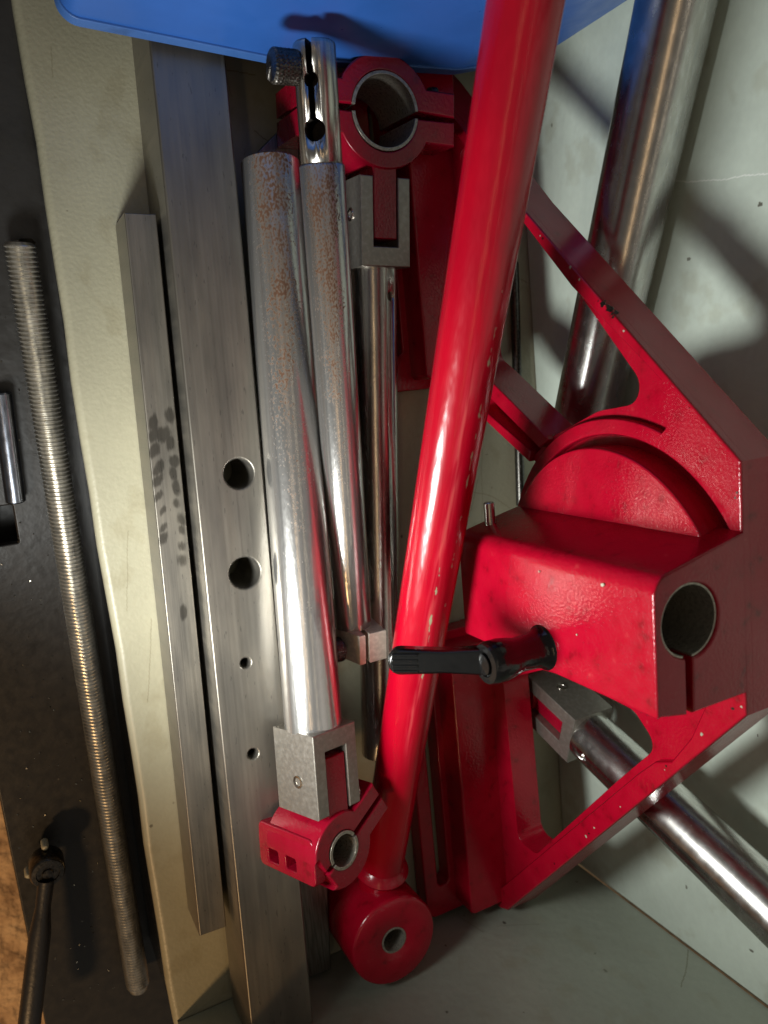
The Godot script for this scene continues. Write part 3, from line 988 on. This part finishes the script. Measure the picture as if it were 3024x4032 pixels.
func build_casting() -> void:
	var t := thing("cast_bracket", "large red cast bracket with split clamp block and black lever", "bracket", Vector3(-0.07, 0, -0.28))
	# outlines in (z, y), thickness along x
	var T := Transform3D(Basis(Vector3(0, 0, 1), Vector3(0, 1, 0), Vector3(1, 0, 0)), Vector3.ZERO)
	var c := Vector2(-0.258, 0.160)
	var outer := PackedVector2Array([Vector2(-0.556, 0.0), Vector2(-0.556, 0.008), Vector2(-0.5463, 0.0183), Vector2(-0.457, 0.0990), Vector2(-0.3275, 0.2338), Vector2(-0.2196, 0.2343), Vector2(-0.0075, 0.0395), Vector2(-0.003, 0.031), Vector2(-0.003, 0.0), Vector2(-0.205, 0.0), Vector2(-0.207, 0.035), Vector2(-0.214, 0.080)])
	outer.append_array(arc(c, 0.084, -52, -134, 12))
	outer.append_array(PackedVector2Array([Vector2(-0.3210, 0.0935), Vector2(-0.3477, 0.0442), Vector2(-0.364, 0.030), Vector2(-0.364, 0.0)]))
	var w1 := rounded([Vector2(-0.508, 0.042), Vector2(-0.4425, 0.1060), Vector2(-0.387, 0.1544), Vector2(-0.352, 0.1850), Vector2(-0.3475, 0.148), Vector2(-0.3339, 0.1115), Vector2(-0.3697, 0.057), Vector2(-0.379, 0.042)], [0.006, 0.05, 0.05, 0.010, 0.03, 0.006, 0.008, 0.008], 7)
	var w3 := rounded([Vector2(-0.1765, 0.048), Vector2(-0.0655, 0.052), Vector2(-0.0655, 0.0712), Vector2(-0.151, 0.1493), Vector2(-0.1822, 0.1790), Vector2(-0.1960, 0.1640), Vector2(-0.1985, 0.117), Vector2(-0.1955, 0.090)], [0.006, 0.007, 0.008, 0.05, 0.008, 0.01, 0.02, 0.01], 7)
	var p1 := rounded([Vector2(-0.3290, 0.1045), Vector2(-0.3600, 0.0560), Vector2(-0.3510, 0.0485), Vector2(-0.3235, 0.0950)], 0.003, 4)
	var st := begin()
	plate(st, T, outer, [w1, w3], -0.0665, -0.055, 0.0012, 0.004, false)
	plate(st, T, outer, [w1, w3, p1], -0.0665, -0.0755, 0.0002, 0.004, false)
	# raised rim: outer edges and the surround of the boss
	var rim := PackedVector2Array([Vector2(-0.545, 0.0190), Vector2(-0.457, 0.0990), Vector2(-0.3275, 0.2338), Vector2(-0.2196, 0.2343), Vector2(-0.0075, 0.0395), Vector2(-0.0040, 0.031), Vector2(-0.0040, 0.022), Vector2(-0.022, 0.034), Vector2(-0.165, 0.1690), Vector2(-0.1765, 0.1810), Vector2(-0.1810, 0.1915), Vector2(-0.198, 0.2040), Vector2(-0.245, 0.2260)])
	rim.append_array(arc(c, 0.0785, 112, 250, 40))
	rim.append_array(arc(c, 0.0865, 250, 158, 24))
	rim.append_array(PackedVector2Array([Vector2(-0.3400, 0.1945), Vector2(-0.3440, 0.1960), Vector2(-0.3560, 0.1952), Vector2(-0.3610, 0.1930), Vector2(-0.3660, 0.1875), Vector2(-0.409, 0.1375), Vector2(-0.530, 0.0230)]))
	plate(st, T, rim, [], -0.0755, XF, 0.0011, 0.003, false)
	# flanges of the short strut, and the lower strips of the web above the feet
	plate(st, T, rounded([Vector2(-0.3330, 0.1140), Vector2(-0.3695, 0.0580), Vector2(-0.3610, 0.0530), Vector2(-0.3280, 0.1050)], 0.001, 2), [], -0.0752, XF, 0.0010, 0.003, false)
	plate(st, T, rounded([Vector2(-0.3260, 0.0965), Vector2(-0.3520, 0.0470), Vector2(-0.3475, 0.0445), Vector2(-0.3195, 0.0940)], 0.001, 2), [], -0.0750, XF + 0.001, 0.0010, 0.003, false)
	var frame := commit("frame", st, M.red, t)
	# bare spots where the paint is chipped
	var rng := RandomNumberGenerator.new()
	rng.seed = 23
	for q in [[Vector2(-0.3975, 0.1597), 0.0016, 0], [Vector2(-0.3948, 0.1645), 0.0022, 0], [Vector2(-0.3930, 0.1680), 0.0013, 0], [Vector2(-0.3962, 0.1630), 0.0012, 0], [Vector2(-0.3990, 0.1612), 0.0006, 0], [Vector2(-0.3925, 0.1655), 0.0007, 0]]:
		var chip := PackedVector2Array()
		for k in 9:
			chip.append(q[0] + Vector2.from_angle(TAU * k / 9.0) * q[1] * rng.randf_range(0.5, 1.15) * Vector2(0.8, 1.2))
		var sp := begin()
		plate(sp, T, chip, [], XF + 0.0004, XF - 0.00015, 0.0, 0.004, false)
		sub("paint_chip", sp, M.dark_steel, frame)
	for k in 26:
		# along the arm's outer edge and the lower arm's edge
		var e0: Vector2 = [Vector2(-0.445, 0.1105), Vector2(-0.2225, 0.2310), Vector2(-0.3265, 0.2325)][k % 3]
		var e1: Vector2 = [Vector2(-0.330, 0.2305), Vector2(-0.020, 0.0475), Vector2(-0.221, 0.2330)][k % 3]
		var at: Vector2 = e0.lerp(e1, rng.randf())
		var into := Vector2(-(e1 - e0).y, (e1 - e0).x).normalized() * -1.0
		at += into * rng.randf_range(0.0004, 0.0016)
		var size := rng.randf_range(0.0003, 0.0009)
		var chip := PackedVector2Array()
		for j in 7:
			chip.append(at + Vector2.from_angle(TAU * j / 7.0) * size * rng.randf_range(0.5, 1.2))
		var sp := begin()
		plate(sp, T, chip, [], XF + 0.0004, XF - 0.00012, 0.0, 0.004, false)
		sub("paint_chip", sp, [M.dark_steel, M.primer][k % 2], frame)
	# feet: stepped flanges with a long slot
	for foot in [[-0.553, -0.364], [-0.205, -0.004]]:
		var fst := begin()
		var H := Transform3D(Basis(Vector3(1, 0, 0), Vector3(0, 0, 1), Vector3(0, 1, 0)), Vector3.ZERO)
		var z0: float = foot[0]
		var z1: float = foot[1]
		var slot := rounded([Vector2(-0.1180, z0 + 0.022), Vector2(-0.1095, z0 + 0.022), Vector2(-0.1095, z1 - 0.022), Vector2(-0.1180, z1 - 0.022)], 0.0042, 8)
		plate(fst, H, rounded([Vector2(-0.1285, z0), Vector2(-0.07, z0), Vector2(-0.07, z1), Vector2(-0.1285, z1)], [0.008, 0.0, 0.0, 0.008], 6), [slot], 0.0005, 0.0145, 0.0012, 0.006)
		plate(fst, H, rounded([Vector2(-0.1050, z0 + 0.006), Vector2(-0.07, z0 + 0.006), Vector2(-0.07, z1 - 0.006), Vector2(-0.1050, z1 - 0.006)], [0.004, 0.0, 0.0, 0.004], 6), [], 0.0140, 0.0340, 0.0016, 0.006, false)
		commit("foot", fst, M.red, t)
	# round boss
	st = begin()
	var seg := arc(c, 0.0736, 84, 276, 48)
	plate(st, T, seg, [], -0.0660, -0.0905, 0.0012, 0.003, false)
	commit("boss", st, M.red, t)
	# clamp block with bore and slit, bore along y
	var B := Transform3D(Basis(Vector3(1, 0, 0), Vector3(0, 0, 1), Vector3(0, 1, 0)), Vector3.ZERO)
	var bc := Vector2(-0.1110, -0.2685)
	st = begin()
	var o := rounded([Vector2(-0.0795, -0.2990), Vector2(-0.1000, -0.2950), Vector2(-0.1300, -0.2885), Vector2(-0.1305, -0.2300)], [0.0, 0.02, 0.0085, 0.0012], 8)
	o.append(Vector2(-0.1140, -0.2300))
	o.append_array(arc(bc, 0.0152, 101, 449, 44))
	o.append(Vector2(-0.1112, -0.2300))
	o.append(Vector2(-0.0795, -0.2300))
	plate(st, B, o, [], 0.0960, 0.2352, 0.0011, 0.003)
	var blk := commit("clamp_block", st, M.red, t)
	st = begin()
	var lo := arc(bc, 0.0155, 104, 446, 44)
	lo.append_array(arc(bc, 0.0143, 446, 104, 44))
	plate(st, B, lo, [], 0.110, 0.2340, 0.0003, 0.003)
	sub_world("bore", st, M.bore, blk)
	st = begin()
	lathe(st, along(Vector3(-0.1140, 0.1040, -0.287), Vector3(0, 0, -1)), solid(0.0029, 0, 0.0165, 0.0005), 24)
	sub_world("dowel_pin", st, M.steel, blk)
	for q in [[Vector2(-0.2819, 0.2079), 0.0011], [Vector2(-0.2800, 0.1660), 0.0006], [Vector2(-0.2560, 0.1900), 0.0005]]:
		var chip := PackedVector2Array()
		for k in 7:
			chip.append(q[0] + Vector2.from_angle(TAU * k / 7.0) * q[1] * rng.randf_range(0.6, 1.1))
		var sp := begin()
		plate(sp, T, chip, [], -0.1302, -0.1308, 0.0, 0.004, false)
		sub("paint_chip", sp, M.primer, blk)
	# clamping lever
	var hub := Vector3(-0.1300, 0.1645, -0.2430)
	st = begin()
	lathe(st, along(hub, Vector3(-1, 0, 0)), [Vector2(0, -0.004), Vector2(0.0108, -0.004), Vector2(0.0108, 0.0004), Vector2(0.0096, 0.0012), Vector2(0.0084, 0.006), Vector2(0.0080, 0.015), Vector2(0.0090, 0.019), Vector2(0.0099, 0.024), Vector2(0.0099, 0.030), Vector2(0.0090, 0.0325), Vector2(0.0060, 0.0328), Vector2(0.0057, 0.0312), Vector2(0.0050, 0.0312), Vector2(0.0048, 0.0336), Vector2(0.0, 0.0344)], 40)
	var lever := commit("clamp_lever", st, M.black, t)
	st = begin()
	var a := hub + Vector3(-0.027, -0.002, 0.0)
	var b := Vector3(-0.1950, 0.1330, -0.2440)
	var d := (b - a)
	var z := Vector3(0, 0, 1)
	var y := d.normalized()
	var n := z.cross(y).normalized()
	z = y.cross(n)
	var LT := Transform3D(Basis(y, z, n), a)
	var ln := d.length()
	plate(st, LT, rounded([Vector2(-0.004, -0.0070), Vector2(ln * 0.45, -0.0056), Vector2(ln, -0.0066), Vector2(ln, 0.0066), Vector2(ln * 0.45, 0.0056), Vector2(-0.004, 0.0070)], [0.003, 0.02, 0.006, 0.006, 0.02, 0.003], 6), [], -0.0042, 0.0042, 0.0022, 0.004)
	for k in 4:
		for s in [-1, 1]:
			block(st, LT * Transform3D(Basis(), Vector3(ln - 0.0085, -0.0039 + 0.0026 * k, s * 0.0041)), Vector3(0.012, 0.0012, 0.0012), 0.0004)
	sub_world("handle", st, M.black, lever)

func build_tube() -> void:
	var t := thing("eye_tube", "long red painted tube with a round eye at its lower end", "tube", Vector3(-0.171, 0.0, -0.033))
	var st := begin()
	var a := Vector3(-0.1685, 0.0262, -0.0500)
	var b := Vector3(-0.1312, 0.1960, -0.5460)
	var d := b - a
	var L := d.length()
	lathe(st, along(a, d), [Vector2(0.0134, 0.0), Vector2(0.0137, L * 0.3), Vector2(0.0147, L * 0.7), Vector2(0.0152, L), Vector2(0, L)], 72)
	var tube := commit("tube", st, M.tube, t)
	# weld bead
	st = begin()
	lathe(st, along(a, d), [Vector2(0.0134, 0.0185), Vector2(0.0160, 0.0200), Vector2(0.0172, 0.0222), Vector2(0.0158, 0.0250), Vector2(0.0135, 0.0275)], 48)
	sub_world("weld_bead", st, M.red, tube)
	st = begin()
	lathe(st, Transform3D(Basis(), Vector3(-0.171, 0.0, -0.0325)), [Vector2(0.0082, 0.0505), Vector2(0.0082, 0.001), Vector2(0.027, 0.001), Vector2(0.0284, 0.0024), Vector2(0.0284, 0.0496), Vector2(0.0278, 0.0512), Vector2(0.0265, 0.0520), Vector2(0.0130, 0.0520), Vector2(0.0120, 0.0514), Vector2(0.0094, 0.0512), Vector2(0.0082, 0.0505)], 72)
	var eye := commit("eye", st, M.red, t)
	st = begin()
	lathe(st, Transform3D(Basis(), Vector3(-0.171, 0.0, -0.0325)), [Vector2(0.0072, 0.0510), Vector2(0.0072, 0.003), Vector2(0.0083, 0.003), Vector2(0.0083, 0.0510), Vector2(0.0072, 0.0510)], 40)
	sub_world("bush", st, M.bore, eye)

func build_bench() -> void:
	# black sloping bed beside the tray, with a square hole
	var n := Vector3(0, 0.9875, -0.1575).normalized()
	var o := Vector3(-0.33, -0.0265, -0.45)
	var ax := Vector3(0, -0.157, 0.9876).normalized() * -1.0
	ax = Vector3(0, -n.z, n.y) * 1.0
	ax = Vector3(0, 0.1575, 0.9875).normalized()
	# the bed drops towards the end of the tray
	n = Vector3(0, 0.9876, 0.157)
	ax = Vector3(0, -0.157, 0.9876)
	var t := Transform3D(Basis(Vector3.RIGHT, ax, n), o)
	var st := begin()
	plate(st, t, PackedVector2Array([Vector2(-0.0440, -0.35), Vector2(0.045, -0.35), Vector2(0.045, 0.62), Vector2(-0.0440, 0.62)]), [rounded([Vector2(-0.0240, 0.130), Vector2(-0.0085, 0.130), Vector2(-0.0085, 0.153), Vector2(-0.0240, 0.153)], 0.001, 3)], -0.006, 0.0, 0.0012, 0.02)
	block(st, t * Transform3D(Basis(), Vector3(0.0005, 0.135, -0.036)), Vector3(0.088, 0.968, 0.006), 0.001)
	var bm := paint(lin(0.022, 0.021, 0.020), 0.5, 161, 0.14, 9.0)
	var bed := commit("machine_bed", st, bm)
	struct(bed)
	# workshop floor far below
	st = begin()
	var gm := StandardMaterial3D.new()
	var g := noise_map(171, 0.02, 512, 0.0, 5)
	g.color_ramp = ramp([[0.0, lin(0.16, 0.09, 0.045)], [0.35, lin(0.42, 0.27, 0.15)], [0.7, lin(0.55, 0.37, 0.21)], [1.0, lin(0.62, 0.45, 0.28)]])
	gm.albedo_texture = g
	gm.roughness = 0.85
	gm.normal_enabled = true
	gm.normal_texture = noise_map(173, 0.04, 512, 6.0, 4)
	triplanar(gm, Vector3.ONE * 3.0)
	quad(st, [Vector3(-4, -0.20, -4), Vector3(4, -0.20, -4), Vector3(4, -0.20, 4), Vector3(-4, -0.20, 4)], [Vector3.UP, Vector3.UP, Vector3.UP, Vector3.UP], [Vector2.ZERO, Vector2.RIGHT, Vector2.ONE, Vector2.DOWN])
	struct(commit("workshop_floor", st, gm))
	# threaded rod on the bed
	var a := Vector3(-0.3143, -0.0130, -0.462)
	var b := Vector3(-0.3113, -0.0900, 0.036)
	var th := thing("threaded_rod", "long threaded steel rod lying beside the tray", "threaded rod", Vector3(-0.313, -0.05, -0.2))
	st = begin()
	var L := a.distance_to(b)
	var prof := [Vector2(0, 0), Vector2(0.0062, 0.0), Vector2(0.0072, 0.0012)]
	var pitch := 0.0024
	var count := int((L - 0.003) / pitch)
	for k in count:
		var y := 0.0014 + k * pitch
		prof.append(Vector2(0.0079, y + pitch * 0.25))
		prof.append(Vector2(0.0079, y + pitch * 0.4))
		prof.append(Vector2(0.0069, y + pitch * 0.72))
		prof.append(Vector2(0.0069, y + pitch * 0.85))
	prof.append(Vector2(0.0062, L))
	prof.append(Vector2(0, L))
	lathe(st, along(a, b - a), prof, 28, pitch)
	commit("rod", st, M.thread, th)
	# short round bar at the edge of the bed
	var sb := thing("short_bar", "short bluish steel round bar lying on the black bed", "round bar", Vector3(-0.336, -0.035, -0.355))
	st = begin()
	var s0 := t.affine_inverse() * Vector3(-0.3345, -0.03, -0.385)
	var s1 := t.affine_inverse() * Vector3(-0.3365, -0.04, -0.3235)
	lathe(st, along(t * Vector3(s0.x, s0.y, 0.0055), t * Vector3(s1.x, s1.y, 0.0055) - t * Vector3(s0.x, s0.y, 0.0055)), solid(0.0055, 0, (s1 - s0).length(), 0.0008), 32)
	commit("bar", st, metal(lin(0.26, 0.29, 0.36), 0.3, 177, Vector3(30, 30, 8), 0.7), sb)
	# ratchet handle
	var w := thing("ratchet", "black ratchet handle with a round head lying across the bed", "ratchet", Vector3(-0.354, -0.08, -0.09))
	var hd := Vector3(-0.3545, -0.0600, -0.0890)
	st = begin()
	lathe(st, along(hd, n), [Vector2(0, -0.012), Vector2(0.0095, -0.012), Vector2(0.0105, -0.010), Vector2(0.0105, 0.002), Vector2(0.0095, 0.0035), Vector2(0.0070, 0.0038), Vector2(0.0066, 0.0030), Vector2(0.0035, 0.0030), Vector2(0.0030, 0.0042), Vector2(0, 0.0045)], 40)
	commit("head", st, M.dark_steel, w)
	st = begin()
	var he := Vector3(-0.3905, -0.0420, 0.040)
	lathe(st, along(hd, he - hd), [Vector2(0.0050, 0.006), Vector2(0.0046, 0.022), Vector2(0.0055, 0.030), Vector2(0.0066, 0.038), Vector2(0.0070, 0.14), Vector2(0.0060, 0.146), Vector2(0, 0.147)], 32)
	commit("handle", st, M.rubber, w)
	for q in [Vector3(-0.011, 0.0, 0.002), Vector3(0.001, 0.0, -0.013)]:
		st = begin()
		lathe(st, along(hd + q + n * -0.006, n), [Vector2(0.0022, -0.004), Vector2(0.0022, 0.002), Vector2(0.0014, 0.0034), Vector2(0, 0.0038)], 16)
		commit("catch_pin", st, M.primer, w)
	# swarf: bright chips on the bed
	var rng := RandomNumberGenerator.new()
	rng.seed = 9
	var cst := begin()
	for k in 140:
		var p := t * Vector3(rng.randf_range(-0.042, 0.006), rng.randf_range(-0.02, 0.50), 0.0004)
		var e := rng.randf_range(0.0003, 0.0011)
		block(cst, Transform3D(Basis.from_euler(Vector3(rng.randf() * 6, rng.randf() * 6, rng.randf() * 6)), p), Vector3(e, e * 0.6, e * 0.4), 0.0)
	var sw := commit("metal_swarf", cst, M.chip)
	tag(sw, "bright metal chips scattered on the black bed", "swarf")
	sw.set_meta("kind", "stuff")

func build_bin() -> void:
	var t := thing("plastic_bin", "blue plastic bin standing across the top of the bars", "plastic bin", Vector3(-0.15, 0.046, -0.63))
	var c := Vector3(-0.15, 0.0, -0.636)
	var tr := Transform3D(Basis(Vector3(1, 0, 0), Vector3(0, 0, 1), Vector3(0, 1, 0)), c)
	var st := begin()
	var o := rounded([Vector2(-0.137, -0.085), Vector2(0.1335, -0.085), Vector2(0.1345, 0.0835), Vector2(0.07, 0.0975), Vector2(-0.04, 0.1005), Vector2(-0.1365, 0.0915)], [0.02, 0.02, 0.004, 0.05, 0.2, 0.009], 8)
	var inn := inset(oriented(o, true), 0.0025)
	plate(st, tr, o, [inn], 0.0475, 0.185, 0.0008, 0.008)
	plate(st, tr, inset(oriented(o, true), 0.0006), [], 0.0460, 0.0490, 0.0010, 0.008)
	commit("shell", st, M.blue, t)
	st = begin()
	var rim := inset(oriented(o, true), -0.004)
	plate(st, tr, rim, [inset(oriented(o, true), 0.0005)], 0.176, 0.1835, 0.001, 0.008)
	commit("rim", st, M.blue, t)
	st = begin()
	plate(st, tr, inset(oriented(o, true), -0.0012), [inset(oriented(o, true), 0.0005)], 0.0470, 0.0545, 0.0006, 0.008)
	commit("base_ridge", st, M.blue_scuffed, t)
